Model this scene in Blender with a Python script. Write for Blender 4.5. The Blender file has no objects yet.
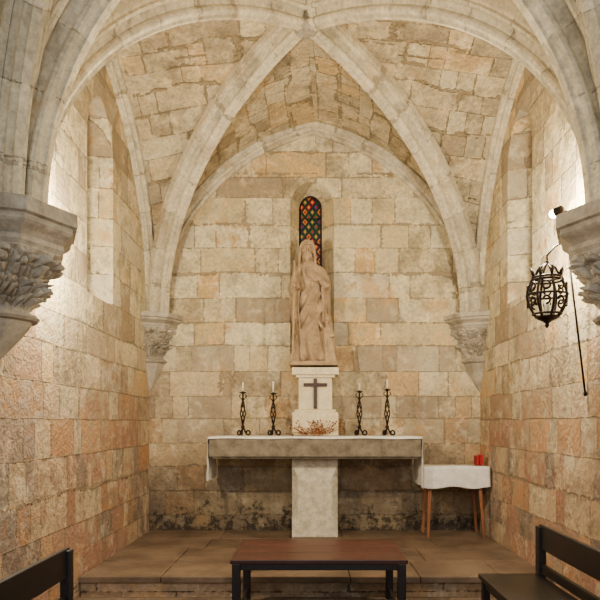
import bpy, bmesh, math, random
from mathutils import Vector, noise, Matrix
random.seed(4)
sc=bpy.context.scene
CZ=1.216; WL=-1.86; WR=1.9; YB=7.65; YN=3.9; YM=5.77; ZS=2.42; LOW=-0.17
# ------------------------------------------------------------ node helpers
def newmat(name):
    m=bpy.data.materials.new(name); m.use_nodes=True
    nt=m.node_tree; nt.nodes.clear()
    out=nt.nodes.new('ShaderNodeOutputMaterial'); bs=nt.nodes.new('ShaderNodeBsdfPrincipled')
    nt.links.new(bs.outputs[0],out.inputs[0])
    return m,nt,bs
class NB:
    def __init__(s,nt): s.nt=nt
    def n(s,t,**k):
        x=s.nt.nodes.new(t)
        for a,b in k.items(): setattr(x,a,b)
        return x
    def put(s,sock,v):
        if isinstance(v,bpy.types.NodeSocket): s.nt.links.new(v,sock)
        elif isinstance(v,(tuple,list)) and len(v)==3 and sock.type=='RGBA': sock.default_value=(*v,1)
        else: sock.default_value=v
    def m(s,op,a,b=0.0,c=0.0):
        x=s.n('ShaderNodeMath',operation=op); s.put(x.inputs[0],a); s.put(x.inputs[1],b); s.put(x.inputs[2],c); return x.outputs[0]
    def mix(s,f,a,b,mode='MIX'):
        x=s.n('ShaderNodeMix',data_type='RGBA',blend_type=mode); s.put(x.inputs[0],f); s.put(x.inputs[6],a); s.put(x.inputs[7],b); return x.outputs[2]
    def noise(s,vec,scale,detail=4,rough=.55):
        x=s.n('ShaderNodeTexNoise'); s.put(x.inputs['Vector'],vec); x.inputs['Scale'].default_value=scale
        x.inputs['Detail'].default_value=detail; x.inputs['Roughness'].default_value=rough; return x.outputs[0]
    def ramp(s,f,stops,interp='LINEAR'):
        x=s.n('ShaderNodeValToRGB'); s.put(x.inputs[0],f); cr=x.color_ramp; cr.interpolation=interp
        cr.elements[0].position=stops[0][0]; cr.elements[0].color=(*stops[0][1],1)
        cr.elements[1].position=stops[-1][0]; cr.elements[1].color=(*stops[-1][1],1)
        for p,c in stops[1:-1]:
            e=cr.elements.new(p); e.color=(*c,1)
        return x.outputs[0]
    def rng(s,v,a,b,c=0.,d=1.,smooth=True):
        x=s.n('ShaderNodeMapRange'); x.interpolation_type='SMOOTHSTEP' if smooth else 'LINEAR'
        s.put(x.inputs[0],v); x.inputs[1].default_value=a; x.inputs[2].default_value=b; x.inputs[3].default_value=c; x.inputs[4].default_value=d
        return x.outputs[0]
def lin(r,g,b): 
    f=lambda c:(c/255/12.92) if c/255<=.04045 else ((c/255+.055)/1.055)**2.4
    return (f(r),f(g),f(b))
def masonry(name,h,w,mort,stops,mcol,low=None,base=False,seed=0.,bumpd=.02,warp=.16,stain=.5,soft=1.0,wobble=.05,ochre=.6,lime=.4):
    m,nt,bs=newmat(name); N=NB(nt)
    uv=N.n('ShaderNodeUVMap'); uv.uv_map='UVMap'
    pos=N.n('ShaderNodeNewGeometry').outputs['Position']
    sp=N.n('ShaderNodeSeparateXYZ'); nt.links.new(uv.outputs[0],sp.inputs[0])
    u,v=sp.outputs[0],sp.outputs[1]
    nn=N.n('ShaderNodeTexNoise',noise_dimensions='1D'); N.put(nn.inputs['W'],N.m('MULTIPLY_ADD',v,1.9,seed)); nn.inputs['Detail'].default_value=1
    v1=N.m('MULTIPLY_ADD',nn.outputs[0],warp,v)
    wob=N.noise(pos,1.7,1)
    v1=N.m('MULTIPLY_ADD',wob,wobble,v1)
    vn=N.m('DIVIDE',v1,h); row=N.m('FLOOR',vn); fv=N.m('FRACT',vn)
    w1=N.n('ShaderNodeTexWhiteNoise',noise_dimensions='1D'); N.put(w1.inputs['W'],N.m('ADD',row,seed+.5))
    w2=N.n('ShaderNodeTexWhiteNoise',noise_dimensions='1D'); N.put(w2.inputs['W'],N.m('ADD',row,seed+57.3))
    un=N.m('MULTIPLY',N.m('DIVIDE',u,w),N.m('MULTIPLY_ADD',w1.outputs[0],.8,.65))
    un=N.m('MULTIPLY_ADD',w2.outputs[0],13.,un)
    un=N.m('MULTIPLY_ADD',N.m('SINE',N.m('MULTIPLY_ADD',un,2.3,N.m('MULTIPLY',row,5.1))),.36,un)
    col=N.m('FLOOR',un); fu=N.m('FRACT',un)
    cb=N.n('ShaderNodeCombineXYZ'); N.put(cb.inputs[0],N.m('ADD',col,seed)); N.put(cb.inputs[1],row)
    wn=N.n('ShaderNodeTexWhiteNoise',noise_dimensions='2D'); nt.links.new(cb.outputs[0],wn.inputs['Vector'])
    val=wn.outputs[0]
    eu=N.m('MULTIPLY',N.m('MINIMUM',fu,N.m('SUBTRACT',1.,fu)),w)
    ev=N.m('MULTIPLY',N.m('MINIMUM',fv,N.m('SUBTRACT',1.,fv)),h)
    e=N.m('MINIMUM',eu,ev)
    fine=N.noise(pos,28,3,.7); mid=N.noise(pos,7,5,.65); big=N.noise(pos,1.3,3,.6)
    e=N.m('MULTIPLY_ADD',N.m('SUBTRACT',mid,.5),.05,e)
    e=N.m('MULTIPLY_ADD',N.m('SUBTRACT',fine,.5),.025,e)
    mask=N.rng(e,mort*.3,mort*1.3)
    vv=N.m('MULTIPLY_ADD',N.m('SUBTRACT',mid,.5),.5,val)
    c=N.ramp(vv,stops)
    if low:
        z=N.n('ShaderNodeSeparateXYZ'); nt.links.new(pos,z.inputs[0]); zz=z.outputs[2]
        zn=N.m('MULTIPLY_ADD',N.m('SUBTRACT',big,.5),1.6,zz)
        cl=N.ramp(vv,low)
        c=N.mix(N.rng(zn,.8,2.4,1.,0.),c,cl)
    def tint(c,f,a,b,lo,hi):
        t=N.rng(f,a,b,lo,hi,False); tb=N.n('ShaderNodeCombineXYZ'); [N.put(tb.inputs[i],t) for i in range(3)]
        return N.mix(1.,c,tb.outputs[0],'MULTIPLY')
    c=tint(c,mid,.2,.8,1-.40*soft,1+.24*soft)
    c=tint(c,fine,.25,.75,.74,1.15)
    c=N.mix(N.m('MULTIPLY',N.rng(N.noise(pos,2.6,6,.72),.5,.68),stain),c,lin(118,108,92))
    o=N.n('ShaderNodeVectorMath',operation='ADD'); nt.links.new(pos,o.inputs[0]); o.inputs[1].default_value=(7.3+seed,2,5)
    c=N.mix(N.m('MULTIPLY',N.rng(N.noise(o.outputs[0],2.0,5,.65),.56,.72),ochre),c,lin(196,150,90))
    o2=N.n('ShaderNodeVectorMath',operation='ADD'); nt.links.new(pos,o2.inputs[0]); o2.inputs[1].default_value=(1.3+seed,12,3)
    c=N.mix(N.m('MULTIPLY',N.rng(N.noise(o2.outputs[0],3.4,6,.7),.54,.66),lime),c,lin(232,222,192))
    c=N.mix(N.m('MULTIPLY',N.m('SUBTRACT',1.,mask),.8),c,mcol)
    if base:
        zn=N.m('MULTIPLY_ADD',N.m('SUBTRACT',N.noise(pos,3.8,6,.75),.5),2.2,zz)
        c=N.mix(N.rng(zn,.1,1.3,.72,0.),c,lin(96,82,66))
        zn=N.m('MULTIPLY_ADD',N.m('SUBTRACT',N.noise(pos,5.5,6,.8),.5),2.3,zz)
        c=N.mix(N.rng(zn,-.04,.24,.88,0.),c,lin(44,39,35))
    nt.links.new(c,bs.inputs['Base Color']); bs.inputs['Roughness'].default_value=.92
    bs.inputs['Specular IOR Level'].default_value=.15
    hgt=N.m('MULTIPLY_ADD',mask,.6,N.m('MULTIPLY_ADD',val,.45,N.m('MULTIPLY_ADD',fine,.4,N.m('MULTIPLY',mid,1.2))))
    bp=N.n('ShaderNodeBump'); bp.inputs['Strength'].default_value=.95; bp.inputs['Distance'].default_value=bumpd
    nt.links.new(hgt,bp.inputs['Height']); nt.links.new(bp.outputs[0],bs.inputs['Normal'])
    return m
def plain(name,c1,c2,scale=6,rough=.8,bump=.01,metal=0.,strength=.6,spec=.3):
    m,nt,bs=newmat(name); N=NB(nt)
    pos=N.n('ShaderNodeNewGeometry').outputs['Position']
    a=N.noise(pos,scale,6,.65); b=N.noise(pos,scale*7,4,.7)
    c=N.mix(N.rng(a,.3,.7),c1,c2)
    t=N.rng(b,.25,.75,.8,1.15,False); tb=N.n('ShaderNodeCombineXYZ'); [N.put(tb.inputs[i],t) for i in range(3)]
    c=N.mix(1.,c,tb.outputs[0],'MULTIPLY')
    nt.links.new(c,bs.inputs['Base Color']); bs.inputs['Roughness'].default_value=rough; bs.inputs['Metallic'].default_value=metal
    bs.inputs['Specular IOR Level'].default_value=spec
    bp=N.n('ShaderNodeBump'); bp.inputs['Strength'].default_value=strength; bp.inputs['Distance'].default_value=bump
    nt.links.new(N.m('ADD',a,N.m('MULTIPLY',b,.5)),bp.inputs['Height']); nt.links.new(bp.outputs[0],bs.inputs['Normal'])
    return m
def wood(name,c1,c2,axis=0,rough=.45):
    m,nt,bs=newmat(name); N=NB(nt)
    pos=N.n('ShaderNodeNewGeometry').outputs['Position']
    mp=N.n('ShaderNodeMapping'); s=[18,18,18]; s[axis]=1.2; mp.inputs['Scale'].default_value=s; nt.links.new(pos,mp.inputs[0])
    a=N.noise(mp.outputs[0],1.5,6,.6)
    c=N.mix(N.rng(a,.3,.7),c1,c2); nt.links.new(c,bs.inputs['Base Color']); bs.inputs['Roughness'].default_value=rough
    bp=N.n('ShaderNodeBump'); bp.inputs['Strength'].default_value=.3; bp.inputs['Distance'].default_value=.004
    nt.links.new(a,bp.inputs['Height']); nt.links.new(bp.outputs[0],bs.inputs['Normal'])
    return m
pal_up=[(0,lin(180,162,126)),(.2,lin(218,202,160)),(.42,lin(230,216,176)),(.58,lin(214,194,146)),(.7,lin(216,178,118)),(.8,lin(224,212,178)),(.9,lin(190,174,144)),(1,lin(170,150,118))]
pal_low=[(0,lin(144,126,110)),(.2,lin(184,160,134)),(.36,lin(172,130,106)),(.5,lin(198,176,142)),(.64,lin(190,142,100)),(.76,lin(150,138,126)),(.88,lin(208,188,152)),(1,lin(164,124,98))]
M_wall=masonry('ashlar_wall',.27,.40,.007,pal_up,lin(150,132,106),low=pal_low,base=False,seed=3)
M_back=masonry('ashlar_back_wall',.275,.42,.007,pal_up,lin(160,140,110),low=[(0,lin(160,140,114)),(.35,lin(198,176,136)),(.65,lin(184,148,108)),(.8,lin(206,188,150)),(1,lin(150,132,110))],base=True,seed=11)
M_vault=masonry('vault_web_stone',.25,.36,.008,[(0,lin(172,156,126)),(.35,lin(210,192,154)),(.6,lin(206,176,128)),(.8,lin(220,206,170)),(1,lin(172,152,120))],lin(146,128,98),seed=21,bumpd=.035,wobble=.20,warp=.24,ochre=.6)
M_rib=masonry('rib_stone',.42,60.,.005,[(0,lin(188,176,150)),(.5,lin(210,198,168)),(1,lin(220,208,180))],lin(156,142,118),seed=5,bumpd=.010,stain=.55,soft=.8,ochre=.35,lime=.2)
M_step=masonry('step_stone',.19,.6,.006,[(0,lin(140,116,90)),(.5,lin(172,146,114)),(1,lin(186,160,128))],lin(80,64,50),seed=9,bumpd=.01)
M_cap=plain('carved_capital_stone',lin(188,178,158),lin(140,130,114),5,.9,.014,strength=.8,spec=.15)
M_alt=plain('altar_grey_stone',lin(140,128,108),lin(98,88,72),9,.85,.006)
M_ped=plain('pedestal_limestone',lin(222,212,188),lin(180,168,142),14,.85,.012)
M_white=plain('tabernacle_limestone',lin(234,220,184),lin(214,196,156),6,.8,.004)
M_stat=plain('statue_stone',lin(184,158,122),lin(142,118,90),9,.85,.006)
# paving with large flagstones
M_floor=plain('platform_paving',lin(122,102,82),lin(82,66,52),2.6,.5,.005,strength=.4,spec=.4)
M_floor2=plain('lower_floor_stone',lin(120,100,82),lin(90,74,58),3,.8,.004)
M_iron=plain('wrought_iron',lin(30,27,26),lin(52,38,30),20,.5,.003,metal=.7)
M_bench=wood('red_brown_wood',lin(84,44,34),lin(50,24,18),0,.34)
M_pew=wood('black_painted_wood',lin(18,14,14),lin(30,22,20),1,.4)
M_tw=wood('table_leg_wood',lin(150,94,56),lin(112,66,38),2,.5)
M_cross=wood('cross_wood',lin(70,42,26),lin(48,28,18),2,.5)
M_cloth=plain('white_linen',lin(236,232,222),lin(216,210,198),14,.9,.003)
M_wax=plain('candle_wax',lin(236,228,206),lin(226,214,186),8,.5,.001)
M_red=plain('red_leather',lin(170,30,34),lin(140,20,26),10,.5,.001)
M_twig=plain('dried_twig',lin(150,88,48),lin(110,62,34),20,.8,.002)
def m_glow(name,col,st):
    m,nt,bs=newmat(name); bs.inputs['Base Color'].default_value=(*col,1); bs.inputs['Emission Color'].default_value=(*col,1); bs.inputs['Emission Strength'].default_value=st; return m
M_bulb=m_glow('lamp_bulb',(1,.9,.72),40)
M_pane=plain('leaded_glass_pale',lin(150,146,136),lin(124,118,106),6,.3,.002)
M_sg,nt,bs=newmat('stained_glass'); N=NB(nt)
uvn=N.n('ShaderNodeUVMap'); uvn.uv_map='UVMap'; sp=N.n('ShaderNodeSeparateXYZ'); nt.links.new(uvn.outputs[0],sp.inputs[0])
U=N.m('DIVIDE',sp.outputs[0],.085); V=N.m('DIVIDE',sp.outputs[1],.115)
P=N.m('ADD',U,V); Q=N.m('SUBTRACT',U,V)
cb=N.n('ShaderNodeCombineXYZ'); N.put(cb.inputs[0],N.m('FLOOR',P)); N.put(cb.inputs[1],N.m('FLOOR',Q))
wn=N.n('ShaderNodeTexWhiteNoise',noise_dimensions='2D'); nt.links.new(cb.outputs[0],wn.inputs['Vector'])
fp=N.m('FRACT',P); fq=N.m('FRACT',Q)
ed=N.m('MINIMUM',N.m('MINIMUM',fp,N.m('SUBTRACT',1.,fp)),N.m('MINIMUM',fq,N.m('SUBTRACT',1.,fq)))
c=N.ramp(wn.outputs[0],[(0,lin(130,14,18)),(.3,lin(20,74,36)),(.55,lin(150,90,24)),(.7,lin(24,66,40)),(.9,lin(24,36,70)),(1,lin(130,14,18))],'CONSTANT')
c=N.mix(N.rng(ed,.3,.36),c,N.ramp(wn.outputs[0],[(0,lin(180,110,36)),(.5,lin(130,16,18)),(1,lin(190,150,60))],'CONSTANT'))
c=N.mix(N.rng(ed,.12,.2,1.,0.),c,(0.003,.003,.003))
nt.links.new(c,bs.inputs['Base Color']); nt.links.new(c,bs.inputs['Emission Color']); bs.inputs['Emission Strength'].default_value=.4; bs.inputs['Roughness'].default_value=.25  # weak emission put into the glass colours in place of daylight from behind
# ------------------------------------------------------------ geometry builder
def finish(name,verts,faces,mats,mi=None,uvs=None,smooth=False):
    me=bpy.data.meshes.new(name); me.from_pydata([tuple(v) for v in verts],[],faces); 
    for m in mats: me.materials.append(m)
    if mi:
        for p,i in zip(me.polygons,mi): p.material_index=i
    if uvs:
        ul=me.uv_layers.new(name='UVMap')
        for l in me.loops: ul.data[l.index].uv=uvs[l.vertex_index]
    me.validate(); me.update()
    if smooth is True:
        for p in me.polygons: p.use_smooth=True
    ob=bpy.data.objects.new(name,me); sc.collection.objects.link(ob); return ob
class B:
    def __init__(s): s.v=[];s.f=[];s.m=[];s.sm=[]
    def add(s,vs,fs,mat=0,sm=False):
        o=len(s.v); s.v+=[Vector(v) for v in vs]
        for f in fs: s.f.append([i+o for i in f]); s.m.append(mat); s.sm.append(sm)
    def box(s,c,d,mat=0,M=None,taper=1.0):
        vs=[]
        for k in (-1,1):
            t=taper if k>0 else 1
            for (i,j) in ((-1,-1),(1,-1),(1,1),(-1,1)):
                p=Vector((i*d[0]/2*t,j*d[1]/2*t,k*d[2]/2))
                if M: p=M@p
                vs.append(p+Vector(c))
        s.add(vs,[(3,2,1,0),(4,5,6,7),(0,1,5,4),(1,2,6,5),(2,3,7,6),(3,0,4,7)],mat)
    def tube(s,pts,rad,n=8,mat=0,caps=True):
        pts=[Vector(p) for p in pts]
        if not hasattr(rad,'__len__'): rad=[rad]*len(pts)
        T0=(pts[1]-pts[0]).normalized(); a=Vector((0,0,1)) if abs(T0.z)<.9 else Vector((1,0,0))
        Nn=(a-T0*a.dot(T0)).normalized(); vs=[]
        for i,p in enumerate(pts):
            T=(pts[min(i+1,len(pts)-1)]-pts[max(i-1,0)]).normalized()
            Nn=(Nn-T*Nn.dot(T)).normalized(); Bn=T.cross(Nn)
            for k in range(n):
                t=2*math.pi*k/n; vs.append(p+(Nn*math.cos(t)+Bn*math.sin(t))*rad[i])
        fs=[]
        for i in range(len(pts)-1):
            for k in range(n):
                fs.append((i*n+k,i*n+(k+1)%n,(i+1)*n+(k+1)%n,(i+1)*n+k))
        if caps: fs.append(tuple(range(n-1,-1,-1))); fs.append(tuple(range((len(pts)-1)*n,len(pts)*n)))
        s.add(vs,fs,mat,True)
    def lathe(s,c,prof,n=24,mat=0,sm=True):
        vs=[];fs=[]
        for r,z in prof:
            for k in range(n):
                t=2*math.pi*k/n; vs.append((c[0]+r*math.cos(t),c[1]+r*math.sin(t),c[2]+z))
        for i in range(len(prof)-1):
            for k in range(n): fs.append((i*n+k,i*n+(k+1)%n,(i+1)*n+(k+1)%n,(i+1)*n+k))
        fs.append(tuple(range(n-1,-1,-1))); fs.append(tuple(range((len(prof)-1)*n,len(prof)*n)))
        s.add(vs,fs,mat,sm)
    def ell(s,c,r,mat=0,n=16,M=None):
        vs=[];fs=[];h=n//2+1
        for i in range(h+1):
            ph=math.pi*i/h
            for k in range(n):
                t=2*math.pi*k/n; p=Vector((r[0]*math.sin(ph)*math.cos(t),r[1]*math.sin(ph)*math.sin(t),-r[2]*math.cos(ph)))
                if M: p=M@p
                vs.append(p+Vector(c))
        for i in range(h):
            for k in range(n): fs.append((i*n+k,i*n+(k+1)%n,(i+1)*n+(k+1)%n,(i+1)*n+k))
        s.add(vs,fs,mat,True)
    def build(s,name,mats,bevel=0,seg=2,uvf=None):
        ob=finish(name,s.v,s.f,mats,s.m,[uvf(v) for v in s.v] if uvf else None)
        for p,k in zip(ob.data.polygons,s.sm): p.use_smooth=k
        bm=bmesh.new(); bm.from_mesh(ob.data); bmesh.ops.remove_doubles(bm,verts=bm.verts,dist=1e-5); bmesh.ops.recalc_face_normals(bm,faces=bm.faces); bm.to_mesh(ob.data); bm.free()
        if bevel:
            b=ob.modifiers.new('bevel','BEVEL'); b.width=bevel; b.segments=seg; b.limit_method='ANGLE'; b.angle_limit=.7
        return ob
# ------------------------------------------------------------ arcs, vault
K=.76
def arc(S,E,H,zs=ZS,k=K):
    cc=math.sqrt(1-(1-k)**2); mx=math.asin(cc); S=Vector((*S,0));E=Vector((*E,0))
    def f(q):
        ph=q*mx; u=(1-math.cos(ph))/k; t=math.sin(ph)/cc
        p=S.lerp(E,u); return Vector((p.x,p.y,zs+H*t))
    return f
HF=2.17; HD=2.36
BX=-.06
boss=(BX,YM)
cl_n=(-1.79,YN); cr_n=(1.83,YN); cl_b=(-1.75,YB-.11); cr_b=(1.79,YB-.11)
web_v=[];web_f=[];web_uv=[]
def web(F,G,nq=36,nu=8,off=0.):
    o=len(web_v); vl=0; prev=None
    for i in range(nq+1):
        q=i/nq; a=F(q); b=G(q); mid=(a+b)/2
        if prev is not None: vl+=(mid-prev).length
        prev=mid
        for j in range(nu+1):
            p=a.lerp(b,j/nu); web_v.append(p); web_uv.append(((p-a).length+off,vl))
    for i in range(nq):
        for j in range(nu):
            k=o+i*(nu+1)+j; web_f.append((k,k+1,k+nu+2,k+nu+1))
def bay(y0,y1,ym,full=True):
    D=[arc((WL+.08,y),(BX,ym),HD) for y in (y0,y1)]
    E=[arc((WR-.08,y),(BX,ym),HD) for y in (y0,y1)]
    for i,y in enumerate((y0,y1)):
        if not full and i==0: continue
        web(arc((WL,y),(WL,ym),HF),D[i],off=0)
        web(arc((WR,y),(WR,ym),HF),E[i],off=5)
        web(arc((WL,y),(.02,y),HF),D[i],off=10)
        web(arc((WR,y),(.02,y),HF),E[i],off=15)
bay(YN,YB,YM)
bay(.15,YN,2.03,full=False)
finish('ceiling',web_v,web_f,[M_vault],uvs=web_uv,smooth=True)
hp=[(-.112,-.05),(-.112,.030),(-.102,.045),(-.112,.062),(-.102,.078),(-.084,.080),(-.076,.066),(-.060,.075),(-.046,.098),(-.040,.122),(-.052,.134),(-.060,.150),(-.058,.168),(-.046,.182),(-.034,.184),(-.028,.192),(-.024,.208)]
prof_d=hp+[(-x,y) for x,y in reversed(hp)]
def scl(p,a,b): return [(x*a,y*b) for x,y in p]
prof_t=scl(prof_d,1.45,1.15); prof_w=scl(prof_d,.7,.5)
def rib(halves,prof,name='vault_rib',n=44):
    V=[];Fc=[];UVs=[]
    for hf in halves:
        o=len(V); pts=[hf(i/n) for i in range(n+1)]
        d=Vector((pts[-1].x-pts[0].x,pts[-1].y-pts[0].y,0)).normalized(); Bn=d.cross(Vector((0,0,1)))
        L=0; m=len(prof)
        for i,p in enumerate(pts):
            T=(pts[min(i+1,n)]-pts[max(i-1,0)]).normalized()
            if i==0: T=Vector((0,0,1))
            if i: L+=(p-pts[i-1]).length
            Nn=T.cross(Bn)
            if i==n: Nn=Vector((0,0,-1))
            for (b,h) in prof:
                q=p+Bn*b+Nn*h; V.append(q); UVs.append((b,L))
        for i in range(n):
            for j in range(m-1):
                k=o+i*m+j; Fc.append((k,k+1,k+m+1,k+m))
    return finish(name,V,Fc,[M_rib],uvs=UVs)
def pair(a,b,mid,H): return [arc(a,mid,H),arc(b,mid,H)]
rib(pair(cl_n,cr_b,boss,HD),prof_d); rib(pair(cr_n,cl_b,boss,HD),prof_d)
rib([arc(cl_n,(.02,YN),HF+.12),arc(cr_n,(.02,YN),HF+.12)],prof_t)
rib([arc((-1.8,YB-.02),(.0,YB-.02),HF),arc((1.84,YB-.02),(.0,YB-.02),HF)],prof_w)
rib([arc((WL+.02,YN+.05),(WL+.02,YM),HF),arc((WL+.02,YB-.05),(WL+.02,YM),HF)],prof_w)
rib([arc((WR-.02,YN+.05),(WR-.02,YM),HF),arc((WR-.02,YB-.05),(WR-.02,YM),HF)],prof_w)
rib([arc(cl_n,(BX,2.03),HD)],prof_d); rib([arc(cr_n,(BX,2.03),HD)],prof_d)
b=B(); zb=ZS+HD-.215
b.lathe((BX,YM,zb),[(.02,-.03),(.045,-.026),(.065,-.01),(.085,-.01),(.10,.008),(.105,.035),(.095,.08)],24)
for k in range(8):
    t=k*math.pi/4; b.ell((BX+.062*math.cos(t),YM+.062*math.sin(t),zb-.012),(.025,.025,.014),0,10)
b.build('keystone_boss',[M_cap])
# ------------------------------------------------------------ walls with window niches
def outline(cx,z0,z1,hw,k=.9,rise=1.15,n=10):
    zs=z1-hw*rise; cc=math.sqrt(1-(1-k)**2); mx=math.asin(cc); pts=[(cx-hw,z0)]
    L=[]
    for i in range(n+1):
        ph=mx*i/n; L.append(((1-math.cos(ph))/k,math.sin(ph)/cc))
    for u,t in L: pts.append((cx-hw+hw*u,zs+(z1-zs)*t))
    for u,t in reversed(L[:-1]): pts.append((cx+hw-hw*u,zs+(z1-zs)*t))
    pts.append((cx+hw,z0)); return pts
def wallobj(name,rect,hole,inner,depth,to3,mat):
    bm=bmesh.new(); E=[]
    def loop(ps):
        vs=[bm.verts.new((p[0],p[1],0)) for p in ps]
        for i in range(len(vs)): E.append(bm.edges.new((vs[i],vs[(i+1)%len(vs)])))
    a0,a1,z0,z1=rect; loop([(a0,z0),(a1,z0),(a1,z1),(a0,z1)]); loop(hole)
    bmesh.ops.triangle_fill(bm,use_beauty=True,use_dissolve=False,edges=E)
    uvs=[(v.co.x,v.co.y) for v in bm.verts]
    bm.verts.index_update(); V=[to3(v.co.x,v.co.y,0) for v in bm.verts]; Fc=[[v.index for v in f.verts] for f in bm.faces]; bm.free()
    o=len(V); n=len(hole); st=3
    for s_ in range(st+1):
        f=s_/st
        for (a,z),(ia,iz) in zip(hole,inner):
            aa=a+(ia-a)*f; zz=z+(iz-z)*f; V.append(to3(aa,zz,depth*f)); uvs.append((a+depth*f*1.0,zz))
    for s_ in range(st):
        for i in range(n):
            j=(i+1)%n; Fc.append((o+s_*n+i,o+s_*n+j,o+(s_+1)*n+j,o+(s_+1)*n+i))
    return finish(name,V,Fc,[mat],uvs=uvs)
def pane(name,inner,depth,to3,mat):
    V=[to3(a,z,depth) for a,z in inner]; b=B(); n=len(inner); b.add(V,[tuple(range(n))],0)
    fr=[Vector(to3(a,z,depth-.01)) for a,z in inner]; b.tube(fr+[fr[0],fr[1]],.012,6,1)
    zmin=min(z for a,z in inner); zmax=max(z for a,z in inner); am=sum(a for a,z in inner)/n; hw=max(a for a,z in inner)-am
    zz=zmin+.25
    while zz<zmax-.12:
        b.tube([to3(am-hw,zz,depth-.012),to3(am+hw,zz,depth-.012)],.005,6,1); zz+=.3
    b.build(name,[mat,M_iron],uvf=lambda v:(v.x+v.y,v.z))
tb=lambda a,z,d:Vector((a,YB+d,z)); tl=lambda a,z,d:Vector((WL-d,a,z)); tr=lambda a,z,d:Vector((WR+d,a,z))
oB=outline(-.01,2.0,3.96,.25,.95,1.1); iB=outline(-.03,2.15,3.86,.125,.9,1.2)
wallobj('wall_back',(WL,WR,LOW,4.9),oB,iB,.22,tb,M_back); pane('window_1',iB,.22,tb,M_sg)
oL=outline(5.90,2.30,4.06,.36,.9,1.3); iL=outline(5.94,2.5,3.94,.2,.9,1.3)
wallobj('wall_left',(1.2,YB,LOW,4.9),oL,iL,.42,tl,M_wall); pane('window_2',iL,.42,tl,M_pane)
oR=outline(6.2,2.38,4.10,.37,.9,1.3); iR=outline(6.22,2.55,3.98,.2,.9,1.3)
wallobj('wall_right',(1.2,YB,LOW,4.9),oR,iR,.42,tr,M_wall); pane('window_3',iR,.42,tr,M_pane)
b=B(); b.box((0.02,3.3,LOW-.05),(3.76,4.5,.1)); b.build('floor',[M_floor2])
PF=5.32; YE=YB-.006
b=B()
# flagstones laid in rows, with open joints, on the masonry core
rows=[(PF,5.95),(5.95,6.55),(6.55,7.1),(7.1,YE)]
for ri,(ya,yb) in enumerate(rows):
    x=-1.85; rr=random.Random(ri+3)
    while x<1.888:
        w_=rr.uniform(.55,.95); xe=min(x+w_,1.89)
        if 1.89-xe<.3: xe=1.89
        g=.003; b.box(((x+xe)/2,(ya+yb)/2,-.025-rr.uniform(0,.0015)),(xe-x-2*g,yb-ya-(2*g if ri else g),.05),0); x=xe
b.box((.02,(PF+.035+YE)/2,-.112),(3.74,YE-PF-.035,.116),1)
b.build('altar_platform',[M_floor,M_step],bevel=.005,uvf=lambda v:(v.x,v.z+.02))
# ------------------------------------------------------------ corbel capitals
def capital(c,th0,th1,R,z0,hs,name='corbel_capital',na=160,seed=0):
    hA,hB,hS,hC=hs
    rows=[]; z=z0
    A=[(0,.97),(.03,1.0),(.34,1.0),(.38,.95),(.44,.94),(.50,.955),(.56,.93),(.66,.86),(.76,.81),(.80,.845),(.9,.845),(1.0,.80)]
    for t,r in A: rows.append((z-hA*t,R*r,1,0))
    z-=hA
    for i in range(0,65):
        t=i/64; rows.append((z-.005-hB*t,R*(.80-.36*t**.8+.06*math.sin(t*math.pi)),1-t*.8,math.sin(min(1,t*6)*math.pi/2)*math.sin(min(1,(1-t)*6)*math.pi/2)))
    z-=hB+.005
    for t,r in ((.05,.46),(.2,.52),(.5,.55),(.8,.52),(.95,.46)): rows.append((z-hS*t,R*r,.3,0))
    z-=hS
    for i in range(0,13):
        t=i/12; rows.append((z-hC*t,R*max(.03,(.46-.43*t**1.15)),.6,0))
    V=[];Fc=[]
    for (zz,r,oc,cv) in rows:
        for k in range(na+1):
            th=th0+(th1-th0)*k/na
            m=((th) % (math.pi/4))-math.pi/8
            ro=r*(oc*math.cos(math.pi/8)/math.cos(m)*1.04+(1-oc))
            if cv>0:
                zr=(z0-hA-zz)/hB; tier=0 if zr<.5 else 1
                ph=th*8*R/.5+tier*math.pi*.5+.6*noise.noise(Vector((th*3,zz*6,seed)))
                lx=abs(math.sin(ph)); tz=(zr*2)%1
                leafm=max(0,lx**.7-.15-.55*tz**3)
                curl=(1-abs(tz-.25)*1.3)
                ns=noise.voronoi(Vector((th*R*15,zz*20,seed)))[0]; d1=ns[1]-ns[0]
                lob=min(1,d1*2.6)**.7
                vein=abs(math.sin(ph*3+tz*5))
                ro+=cv*R*(.22*leafm*max(.2,curl)*(.55+.6*lob)*(.85+.15*vein)-.11+.05*lob)
            V.append((c[0]+ro*math.cos(th),c[1]+ro*math.sin(th),zz))
    m=na+1
    for i in range(len(rows)-1):
        for k in range(na): Fc.append((i*m+k,i*m+k+1,(i+1)*m+k+1,(i+1)*m+k))
    o=len(V); V.append((c[0],c[1],z0)); 
    for k in range(na): Fc.append((o,k+1,k))
    return finish(name,V,Fc,[M_cap])
H2=math.pi/2
hs=(.24,.33,.055,.24)
capital((WL,YN),-H2,H2,.475,ZS+.005,hs,seed=1); capital((WR,YN),H2,3*H2,.475,ZS+.005,hs,seed=5)
hs2=(.15,.34,.05,.32)
capital((WL,YB),-H2,0,.37,ZS+.01,hs2,na=90,seed=3); capital((WR,YB),2*H2,3*H2,.40,ZS+.01,hs2,na=90,seed=9)
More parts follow.
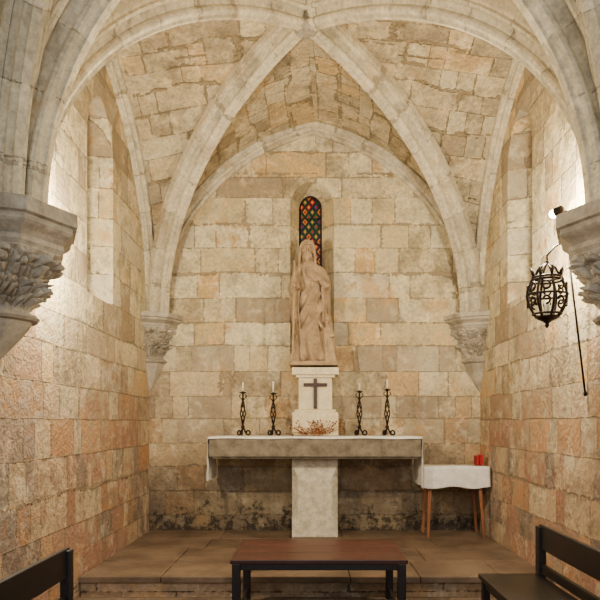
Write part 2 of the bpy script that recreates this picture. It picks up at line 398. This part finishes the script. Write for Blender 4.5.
# ------------------------------------------------------------ altar
b=B()
b.box((.021,7.31,.966),(2.208,.62,.208)); b.box((.021,7.31,.852),(2.15,.58,.02))
b.build('altar_table',[M_alt],bevel=.012)
px,py=.02,7.39
b=B()
def oct_(hx,hy,ch): return [(px-hx+ch,py-hy),(px+hx-ch,py-hy),(px+hx,py-hy+ch),(px+hx,py+hy-ch),(px+hx-ch,py+hy),(px-hx+ch,py+hy),(px-hx,py+hy-ch),(px-hx,py-hy+ch)]
def loftp(ls):
    n=8; vs=[]; 
    for poly,z in ls: vs+=[(x,y,z) for x,y in poly]
    fs=[tuple(range(n-1,-1,-1)),tuple(range((len(ls)-1)*n,len(ls)*n))]
    for i in range(len(ls)-1): fs+=[(i*n+k,i*n+(k+1)%n,(i+1)*n+(k+1)%n,(i+1)*n+k) for k in range(n)]
    b.add(vs,fs)
loftp([(oct_(.245,.22,.004),0),(oct_(.245,.22,.004),.10),(oct_(.245,.22,.065),.22),(oct_(.245,.22,.065),.64),(oct_(.245,.22,.004),.76),(oct_(.245,.22,.004),.842)])
b.build('altar_pedestal',[M_ped],bevel=.004)
b=B(); x0,x1=-1.092,1.134; y0,y1=6.992,7.61; zt=1.074
V=[];prof=[];ny=10
for i in range(9): prof.append((x0-.004-.004*math.sin(i*1.7),zt-.46+.46*i/9,i))
prof.append((x0,zt,9))
for i in range(1,41): prof.append((x0+(x1-x0)*i/41,zt+.001,99))
prof.append((x1,zt,9))
for i in range(1,10): prof.append((x1+.004+.004*math.sin(i*1.7),zt-.52*i/9,9-i))
for (x,z,t) in prof:
    for j in range(ny+3):
        if j==0: y=y0-.006; zz=z-.022-.004*math.sin(x*9) if t==99 or t==9 else z
        elif j==1: y=y0-.004; zz=z
        else: y=y0+(y1-y0)*(j-2)/ny; zz=z
        wv=0 if t>=9 else .012*math.sin(j*1.9)*(1-t/9)
        V.append((x+(-wv if x<0 else wv),y,zz))
m=ny+3
b.add(V,[(i*m+j,i*m+j+1,(i+1)*m+j+1,(i+1)*m+j) for i in range(len(prof)-1) for j in range(m-1)],0,True); b.build('altar_cloth',[M_cloth])
tx=.025; ty=7.36; b=B(); z0=1.08
b.box((tx,ty,z0+.125),(.49,.40,.25)); b.box((tx,ty,z0+.265),(.44,.36,.03)); b.box((tx,ty,z0+.45),(.36,.32,.34))
b.box((tx,ty,z0+.635),(.42,.36,.03)); b.box((tx,ty,z0+.69),(.50,.40,.08))
b.build('tabernacle_plinth',[M_white],bevel=.008)
b=B(); b.box((tx,ty-.175,1.53),(.036,.024,.32)); b.box((tx,ty-.175,1.625),(.25,.022,.034)); b.build('wooden_cross',[M_cross],bevel=.004)
b=B()
for i in range(46):
    x=tx+random.uniform(-.16,.16); p=[Vector((x,ty-.225,z0+.01+random.random()*.02))]
    d=Vector((random.uniform(-1,1),random.uniform(-.25,.02),random.uniform(.15,1))).normalized()
    for k in range(4): p.append(p[-1]+d*.042+Vector((0,0,-.004*k))); d=(d+Vector((random.uniform(-.3,.3),0,random.uniform(-.4,.2)))).normalized()
    p=[Vector((q.x,min(q.y,ty-.208),max(q.z,z0+.006))) for q in p]
    b.tube(p,[.004,.003,.003,.002,.001],5); b.ell(p[-1],(.009,.006,.009),0,6)
b.build('dried_flower_arrangement',[M_twig])
# ------------------------------------------------------------ statue
S=B(); sx,sy,sz=0.01,7.39,1.879
def loc(x,y,z): return Vector((sx+x*1.10,sy+y,sz+z))
def lerp_tab(tab,z):
    for a,b in zip(tab,tab[1:]):
        if z<=b[0]:
            t=(z-a[0])/(b[0]-a[0]); t=t*t*(3-2*t); return [a[i]+(b[i]-a[i])*t for i in range(len(a))]
    return tab[-1]
rings=[(0,.20,.14,.02),(.12,.185,.135,.015),(.35,.165,.125,.01),(.55,.150,.12,0),(.70,.130,.105,-.012),(.78,.128,.10,-.02),(.90,.145,.108,-.03),(.98,.155,.10,-.04),(1.04,.135,.085,-.048),(1.08,.090,.070,-.055),(1.11,.062,.062,-.06),(1.18,.055,.058,-.06)]
def sg(x): return 1/(1+math.exp(-max(-40,min(40,x))))
V=[];F=[];na=160; zs=[i*.009 for i in range(132)]
for z in zs:
    _,rx,ry,ox=lerp_tab(rings,z)
    for k in range(na):
        t=2*math.pi*k/na; c,s_=math.cos(t),math.sin(t); fr=max(0,-s_)
        tt=t+.25*math.sin(z*4.5)
        tri=abs(((tt*11/(2*math.pi))%1)*2-1)
        lowf=max(0,min(1,(.74-z)/.25))
        fo=.046*(tri**1.4-.45)*lowf
        up=max(0,min(1,(z-.74)/.1))*max(0,min(1,(1.04-z)/.06))
        fo+=.018*(abs(math.sin(7*t+z*3))-.5)*up
        dz=z-(.42+.30*c+.02*math.sin(t*7))
        over=sg(dz*70)*(1 if s_<.2 else .6)*max(0,min(1,(.80-z)/.06))
        if over>.01:
            sw=(z-.36*c)*5.2; trw=abs((sw%1)*2-1)
            fo=fo*(1-.75*over)+over*(.024+.042*(trw**1.3-.4)*min(1,fr*2+.2))
        V.append(loc(ox+(rx+fo)*c,(ry+fo)*s_,z))
n=len(zs)
for i in range(n-1):
    for k in range(na): F.append((i*na+k,i*na+(k+1)%na,(i+1)*na+(k+1)%na,(i+1)*na+k))
F.append(tuple(range(na-1,-1,-1))); F.append(tuple(range((n-1)*na,n*na)))
S.add(V,F)
def cap(pts,rad,n=12):
    P=[loc(*p) for p in pts]; S.tube(P,rad,n)
    for p,r in zip(P,rad): S.ell(p,(r,r,r),0,n)
hx,hy,hz=-.065,-.035,1.225
S.ell(loc(hx,hy,hz+.005),(.062,.075,.095)); S.ell(loc(hx,hy+.02,hz+.035),(.082,.085,.090))
S.ell(loc(hx,hy+.035,hz-.04),(.078,.06,.12))
S.ell(loc(hx,hy-.03,hz-.04),(.042,.045,.05))
cap([(hx,hy-.072,hz+.022),(hx,hy-.094,hz-.016)],[.008,.013])
cap([(hx-.036,hy-.062,hz+.030),(hx-.018,hy-.076,hz+.034),(hx,hy-.074,hz+.028),(hx+.018,hy-.076,hz+.034),(hx+.036,hy-.062,hz+.030)],[.008,.010,.008,.010,.008])
for s_ in (-1,1):
    S.ell(loc(hx+s_*.025,hy-.066,hz+.012),(.013,.010,.008)); S.ell(loc(hx+s_*.032,hy-.056,hz-.016),(.017,.016,.018))
    for j in range(5):
        cap([(hx+s_*.008,hy-.050+.025*j,hz+.092),(hx+s_*.045,hy-.048+.026*j,hz+.075),(hx+s_*.068,hy-.030+.024*j,hz+.03),(hx+s_*(.070+.004*(j%2)),hy-.02+.024*j,hz-.03),(hx+s_*.076,hy-.02+.022*j,hz-.08),(hx+s_*.080,hy-.01+.02*j,hz-.15)],[.014,.015,.015,.015,.015,.012],8)
    cap([(hx+s_*.004,hy-.083,hz-.034),(hx+s_*.020,hy-.078,hz-.038),(hx+s_*.030,hy-.068,hz-.056)],[.007,.006,.005],8)
S.ell(loc(hx,hy-.076,hz-.050),(.016,.012,.006))
for j in range(-3,4): cap([(hx+j*.012,hy-.070+abs(j)*.006,hz-.062),(hx+j*.014,hy-.080+abs(j)*.005,hz-.095),(hx+j*.008+.004*math.sin(j*2),hy-.080,hz-.135+abs(j)*.012)],[.012,.012,.007],8)
def hand(w,d,side,up,curl=.6,s=1.0):
    w=Vector(w); d=Vector(d).normalized(); side=Vector(side).normalized(); nrm=d.cross(side).normalized()
    for k in range(4):
        o=(k-1.5)*.019*s; cap([tuple(w),tuple(w+d*.05*s+side*o)],[.017*s,.013*s],8)
        L=[.03,.035,.033,.026][k]*s; p=w+d*.055*s+side*o; dd=d.copy(); pts=[tuple(p)]
        for q in range(3):
            dd=(dd+nrm*curl*up*.6).normalized(); p=p+dd*L*(1,.8,.6)[q]; pts.append(tuple(p))
        cap(pts,[.0095*s,.009*s,.0085*s,.007*s],8)
    p=w+side*-.025*s+d*.015*s; cap([tuple(p),tuple(p-side*.02*s+d*.022*s),tuple(p-side*.022*s+d*.045*s+nrm*up*.01)],[.012*s,.010*s,.008*s],8)
cap([(-.165,-.01,.99),(-.195,-.02,.88),(-.205,-.03,.78),(-.20,-.10,.76),(-.19,-.155,.79)],[.048,.048,.046,.038,.027])
hand((-.188,-.160,.795),(.25,-.6,.15),(0,0,-1),-1,1.0)
cap([(-.205,-.215,.02),(-.195,-.218,.55),(-.188,-.214,1.06)],[.014,.014,.014])
for j in range(6):
    x=-.222+.014*j; y=-.02-.024*j
    cap([(x,y,.75),(x-.006,y,.58),(x+.004+.004*j,y+.01,.44-.05*(j%3)-.02*j)],[.017,.013,.006],8)
cap([(.080,-.01,.99),(.118,-.02,.90),(.132,-.035,.81),(.115,-.11,.82),(.06,-.145,.88)],[.048,.047,.044,.036,.026])
hand((.055,-.150,.885),(-.6,-.1,.45),(.45,0,.6),1,.3)
for j in range(5):
    x=.146-.016*j; y=-.02-.028*j
    cap([(x,y,.79),(x+.010,y,.64),(x+.008,y+.01,.50-.05*(j%2)-.02*j)],[.017,.013,.006],8)
cap([(-.13,-.07,.755),(-.08,-.105,.745),(-.02,-.118,.742),(.05,-.10,.748),(.09,-.07,.755)],[.012]*5)
def child():
    bx,by=.165,-.125; V=[];F=[];R=[(0,.07,.065),(.1,.064,.06),(.2,.052,.048),(.27,.046,.042),(.33,.052,.042),(.36,.040,.034),(.38,.020,.020),(.41,.018,.018)]
    zz=[i*.01 for i in range(42)]
    for z in zz:
        _,rx,ry=lerp_tab(R,z)
        for k in range(48):
            t=2*math.pi*k/48; fo=.014*(abs(((t*8/6.283+z)%1)*2-1)-.5)*(1 if z<.25 else .2)
            V.append(loc(bx-.08*z+(rx+fo)*math.cos(t),by+(ry+fo)*math.sin(t),z))
    for i in range(len(zz)-1):
        for k in range(48): F.append((i*48+k,i*48+(k+1)%48,(i+1)*48+(k+1)%48,(i+1)*48+k))
    F.append(tuple(range(47,-1,-1))); F.append(tuple(range((len(zz)-1)*48,len(zz)*48))); S.add(V,F)
    cx,cy=bx-.035,by-.012
    S.ell(loc(cx,cy,.45),(.034,.040,.045)); S.ell(loc(cx,cy+.012,.465),(.040,.042,.042)); cap([(cx,cy-.040,.455),(cx,cy-.047,.443)],[.005,.007],8)
    for s_ in (-1,1): S.ell(loc(cx+s_*.014,cy-.034,.452),(.007,.006,.005))
    cap([(cx-.03,by-.01,.34),(cx-.055,by-.045,.37),(cx-.09,by-.055,.43)],[.020,.016,.011],8)
    cap([(cx+.045,by,.34),(cx+.065,by-.035,.27),(cx+.03,by-.065,.26)],[.020,.016,.011],8)
child()
for s_ in (-1,1): cap([(-.02+s_*.07,-.12,.03),(-.02+s_*.08,-.165,.022),(-.02+s_*.083,-.185,.018)],[.030,.026,.017])
st=S.build('saint_statue',[M_stat])
r=st.modifiers.new('remesh','REMESH'); r.mode='VOXEL'; r.voxel_size=.005; r.use_smooth_shade=True
b=B(); b.box((.01,7.36,1.850),(.52,.46,.038)); b.box((.005,7.36,1.872),(.48,.44,.008)); b.build('statue_plinth',[M_stat],bevel=.003)
# ------------------------------------------------------------ candlesticks
def candlestick(x,y,h,ch):
    z=1.078; b=B()
    for k in range(3):
        a=math.radians(90+120*k+20); dx,dy=math.cos(a),math.sin(a); p=[]
        for i in range(15):
            t=i/14; ang=-.5*math.pi+t*1.7*math.pi; r=.028*(1-.45*t)
            p.append((x+dx*(.055+r*math.cos(ang)),y+dy*(.055+r*math.cos(ang)),z+.036+r*math.sin(ang)))
        b.tube(p,.009,6)
        b.tube([(x+dx*.055,y+dy*.055,z+.009),(x+dx*.035,y+dy*.035,z+.022),(x+dx*.012,y+dy*.012,z+.075),(x,y,z+.10)],.009,6)
    b.lathe((x,y,z),[(.006,.07),(.018,.085),(.022,.10),(.012,.115),(.009,.13)],12)
    H=h
    for k in range(4):
        p=[]
        for i in range(13):
            t=i/12; a=k*math.pi/2+t*math.pi*1.2; r=.005+.022*math.sin(t*math.pi)
            p.append((x+r*math.cos(a),y+r*math.sin(a),z+.13+t*(H-.24)))
        b.tube(p,.0065,6)
    b.tube([(x,y,z+H-.11),(x,y,z+H-.02)],.009,8)
    b.lathe((x,y,z+H-.10),[(.009,0),(.020,.008),(.009,.016)],12)
    for s_ in (-1,1):
        p=[(x+s_*(.008+.030*math.sin(t*2.6)),y,z+H-.085+.05*t) for t in [i/8 for i in range(9)]]; b.tube(p,.005,6)
    b.lathe((x,y,z+H-.03),[(.008,0),(.026,.006),(.042,.018),(.040,.02),(.014,.012),(.013,.03),(.010,.03)],16)
    b.tube([(x,y,z+H-.02),(x,y,z+H+ch)],.0095,10,1); b.tube([(x,y,z+H+ch),(x+.002,y,z+H+ch+.012)],.0015,5,0)
    b.build('altar_candlestick',[M_iron,M_wax])
candlestick(-.755,7.25,.48,.10); candlestick(-.43,7.28,.47,.12); candlestick(.50,7.25,.49,.08); candlestick(.80,7.25,.51,.10)
# ------------------------------------------------------------ credence table
b=B(); X0,X1,Y0,Y1,ZT=1.17,1.86,7.1,7.52,.75
b.box(((X0+X1)/2,(Y0+Y1)/2,ZT-.015),(X1-X0,Y1-Y0,.025))
b.box(((X0+X1)/2,(Y0+Y1)/2,ZT-.07),(X1-X0-.10,Y1-Y0-.08,.07))
for x in (0,1):
    for y in (0,1):
        tx_=X0+.08 if x==0 else X1-.10; ty_=Y0+.06 if y==0 else Y1-.06
        fx=tx_+(-.03 if x==0 else .055); fy=ty_+(-.02 if y==0 else .02)
        V=[(fx-.014,fy-.014,0),(fx+.014,fy-.014,0),(fx+.014,fy+.014,0),(fx-.014,fy+.014,0),(tx_-.02,ty_-.02,ZT-.03),(tx_+.02,ty_-.02,ZT-.03),(tx_+.02,ty_+.02,ZT-.03),(tx_-.02,ty_+.02,ZT-.03)]
        b.add(V,[(3,2,1,0),(4,5,6,7),(0,1,5,4),(1,2,6,5),(2,3,7,6),(3,0,4,7)])
b.build('credence_table',[M_tw],bevel=.003)
b=B(); n=96; V=[];F=[]
def rectpt(t,o):
    w=X1-X0+2*o; d=Y1-Y0+2*o; P=2*(w+d); s_=t*P
    if s_<w: return X0-o+s_,Y0-o
    s_-=w
    if s_<d: return X1+o,Y0-o+s_
    s_-=d
    if s_<w: return X1+o-s_,Y1+o
    s_-=w; return X0-o,Y1+o-s_
for j in range(8):
    for k in range(n):
        f=j/7; x,y=rectpt(k/n,.006); wv=(.010*math.sin(k*.9)+.006*math.sin(k*2.3))*f
        cx,cy=(X0+X1)/2,(Y0+Y1)/2; V.append((min(x+(x-cx)*wv*2.,1.885),y+(y-cy)*wv*2,ZT+.005-f*(.22+.012*math.sin(k*.35))))
V.append(((X0+X1)/2,(Y0+Y1)/2,ZT+.006)); o=len(V)-1
for j in range(7):
    for k in range(n): F.append((j*n+k,j*n+(k+1)%n,(j+1)*n+(k+1)%n,(j+1)*n+k))
for k in range(n): F.append((o,k,(k+1)%n))
b.add(V,F,0,True); b.build('table_cloth',[M_cloth])
b=B(); b.box((1.815,7.3,.763+.055),(.035,.12,.11)); b.box((1.775,7.3,.763+.05),(.035,.11,.10)); b.build('red_missal_book',[M_red,M_wax],bevel=.004)
# ------------------------------------------------------------ low bench in front
b=B(); x0,x1,y0,y1,zt=-.55,.63,4.45,5.24,.309
for i in range(3):
    w=(y1-y0)/3; b.box(((x0+x1)/2,y0+w*(i+.5),zt-.014),(x1-x0,w-.004,.028))
b.box(((x0+x1)/2,y0+.03,zt-.05),(x1-x0-.04,.022,.045)); b.box(((x0+x1)/2,y1-.03,zt-.05),(x1-x0-.04,.022,.045))
for x in (x0+.04,x1-.04):
    b.box((x,(y0+y1)/2,zt-.05),(.022,y1-y0-.05,.045)); b.box((x,(y0+y1)/2,LOW+.10),(.025,y1-y0-.08,.03))
    for y in (y0+.03,y1-.04): b.box((x,y,(zt-.028+LOW)/2),(.055,.055,zt-.028-LOW))
b.box(((x0+x1)/2,(y0+y1)/2,LOW+.10),(x1-x0-.08,.03,.03))
bo=b.build('low_wooden_bench',[M_bench,M_pew],bevel=.004)
for p in bo.data.polygons:
    if p.center.z<zt-.03: p.material_index=1
# ------------------------------------------------------------ side pews
def pew(xb,sgn,y0,y1):
    b=B(); zb=.58; zs_=.27
    b.box((xb+sgn*.19,(y0+y1)/2,zs_-.015),(.38,y1-y0,.03))
    b.box((xb-sgn*.01,(y0+y1)/2,zb-.075),(.026,y1-y0-.02,.15)); b.box((xb-sgn*.01,(y0+y1)/2,zb-.27),(.024,y1-y0-.02,.06))
    for y in (y0+.03,y1-.03):
        b.box((xb-sgn*.005,y,(zb-.01+LOW)/2),(.05,.06,zb-.01-LOW)); b.box((xb+sgn*.34,y,(zs_-.03+LOW)/2),(.045,.05,zs_-.03-LOW))
        b.box((xb+sgn*.17,y,LOW+.10),(.32,.03,.03)); b.box((xb+sgn*.17,y,zs_-.06),(.34,.03,.05))
    b.box((xb+sgn*.34,(y0+y1)/2,zs_-.06),(.022,y1-y0-.06,.05))
    b.build('church_pew',[M_pew],bevel=.005)
pew(-1.25,1,1.9,3.46); pew(1.42,-1,2.5,4.24)
# ------------------------------------------------------------ lantern on the right wall
lx,ly,lz=1.60,4.6,2.09; b=B()
for k in range(8):
    a=k*math.pi/4; p=[]
    for i in range(13):
        t=i/12; r=.075+.055*math.sin(t*math.pi)+.015*t; p.append((lx+r*math.cos(a),ly+r*math.sin(a),lz-.15+.27*t))
    b.tube(p,.009,6)
    a2=a+math.pi/8; c_=(lx+.125*math.cos(a2),ly+.125*math.sin(a2),lz)
    for s_ in (-1,1):
        p=[]
        for i in range(12):
            t=i/11; an=t*1.6*math.pi; rr=.034*(1-.6*t); tg=Vector((-math.sin(a2),math.cos(a2),0)); p.append(Vector(c_)+tg*(rr*math.sin(an))+Vector((0,0,s_*(.045+rr*math.cos(an)))))
        b.tube(p,.008,5)
    b.tube([(lx+.092*math.cos(a),ly+.092*math.sin(a),lz+.12),(lx+.10*math.cos(a),ly+.10*math.sin(a),lz+.155),(lx+.115*math.cos(a),ly+.115*math.sin(a),lz+.185)],[.010,.012,.003],6)
    b.tube([(lx+.09*math.cos(a),ly+.09*math.sin(a),lz+.12),(lx+.06*math.cos(a),ly+.06*math.sin(a),lz+.18),(lx,ly,lz+.225)],.006,6)
for z,r in ((-.15,.075),(-.13,.095),(0,.135),(.10,.105),(.12,.095)):
    p=[(lx+r*math.cos(t*math.pi/12),ly+r*math.sin(t*math.pi/12),lz+z) for t in range(25)]; b.tube(p,.008,6)
b.lathe((lx,ly,lz-.15),[(.078,0),(.07,-.012),(.03,-.03),(.012,-.045),(.016,-.06),(.004,-.075)],16)
b.lathe((lx,ly,lz-.145),[(.018,0),(.018,.10),(.004,.11)],14,1)
b.lathe((lx,ly,lz+.215),[(.006,0),(.016,.01),(.006,.02),(.004,.035)],12)
b.tube([(lx,ly,lz+.24),(lx,ly,lz+.27),(lx+.05,ly,lz+.33),(lx+.15,ly,lz+.385),(WR-.01,ly,lz+.385)],.007,8)
b.tube([(lx+.12,ly,lz+.37),(lx+.2,ly,lz+.30),(WR-.01,ly,lz+.22)],.006,8)
b.box((WR-.006,ly,lz+.30),(.012,.05,.24))
b.tube([(1.755,4.66,2.50),(1.885,4.66,1.42)],.008,8); b.ell((1.885,4.66,1.42),(.013,.013,.02),0,10)
b.tube([(1.755,4.66,2.50),(1.745,4.63,2.49),(1.75,4.60,2.478)],.006,6)
b.build('wrought_iron_lantern',[M_iron,M_wax])
# ------------------------------------------------------------ wall spot lamps
def lamp(x,y,z,s_,pw):
    b=B(); tgt=Vector((0,7.3,2.0)); d=(tgt-Vector((x,y,z))).normalized(); p=Vector((x,y,z))
    b.tube([p-d*.05,p-d*.04,p+d*.01,p+d*.012],[.014,.026,.032,.032],16,0); b.ell(p+d*.03,(.03,.03,.03),1,16)
    wx=WL if s_<0 else WR
    b.tube([p-d*.03,Vector(((x+wx)/2,y-.02,z-.03)),Vector((wx,y-.02,z-.03))],.008,8)
    b.build('wall_spot_lamp',[M_iron,M_bulb])
    L=bpy.data.lights.new('spot_bulb','POINT'); L.energy=pw; L.color=(1,.87,.66); L.shadow_soft_size=.05
    o=bpy.data.objects.new('spot_bulb',L); o.location=p+d*.13; sc.collection.objects.link(o)
lamp(-1.64,4.42,2.56,-1,215); lamp(1.67,4.60,2.66,1,190)
L=bpy.data.lights.new('nave_daylight','AREA'); L.shape='RECTANGLE'; L.size=3; L.size_y=2.2; L.energy=110; L.color=(.88,.94,1)
o=bpy.data.objects.new('nave_daylight',L); o.location=(0,-1.5,3.0); o.rotation_euler=(math.radians(86),0,0); sc.collection.objects.link(o)
w=bpy.data.worlds.new('World'); sc.world=w; w.use_nodes=True; w.node_tree.nodes['Background'].inputs[0].default_value=(.90,.95,1,1); w.node_tree.nodes['Background'].inputs[1].default_value=.5
# ------------------------------------------------------------ camera
cam=bpy.data.cameras.new('camera'); cam.sensor_width=36; cam.lens=673/600*36; cam.shift_y=(423-300)/600; cam.shift_x=-13/600
co=bpy.data.objects.new('camera',cam); co.location=(0,0,CZ); co.rotation_euler=(math.pi/2,0,0); sc.collection.objects.link(co); sc.camera=co
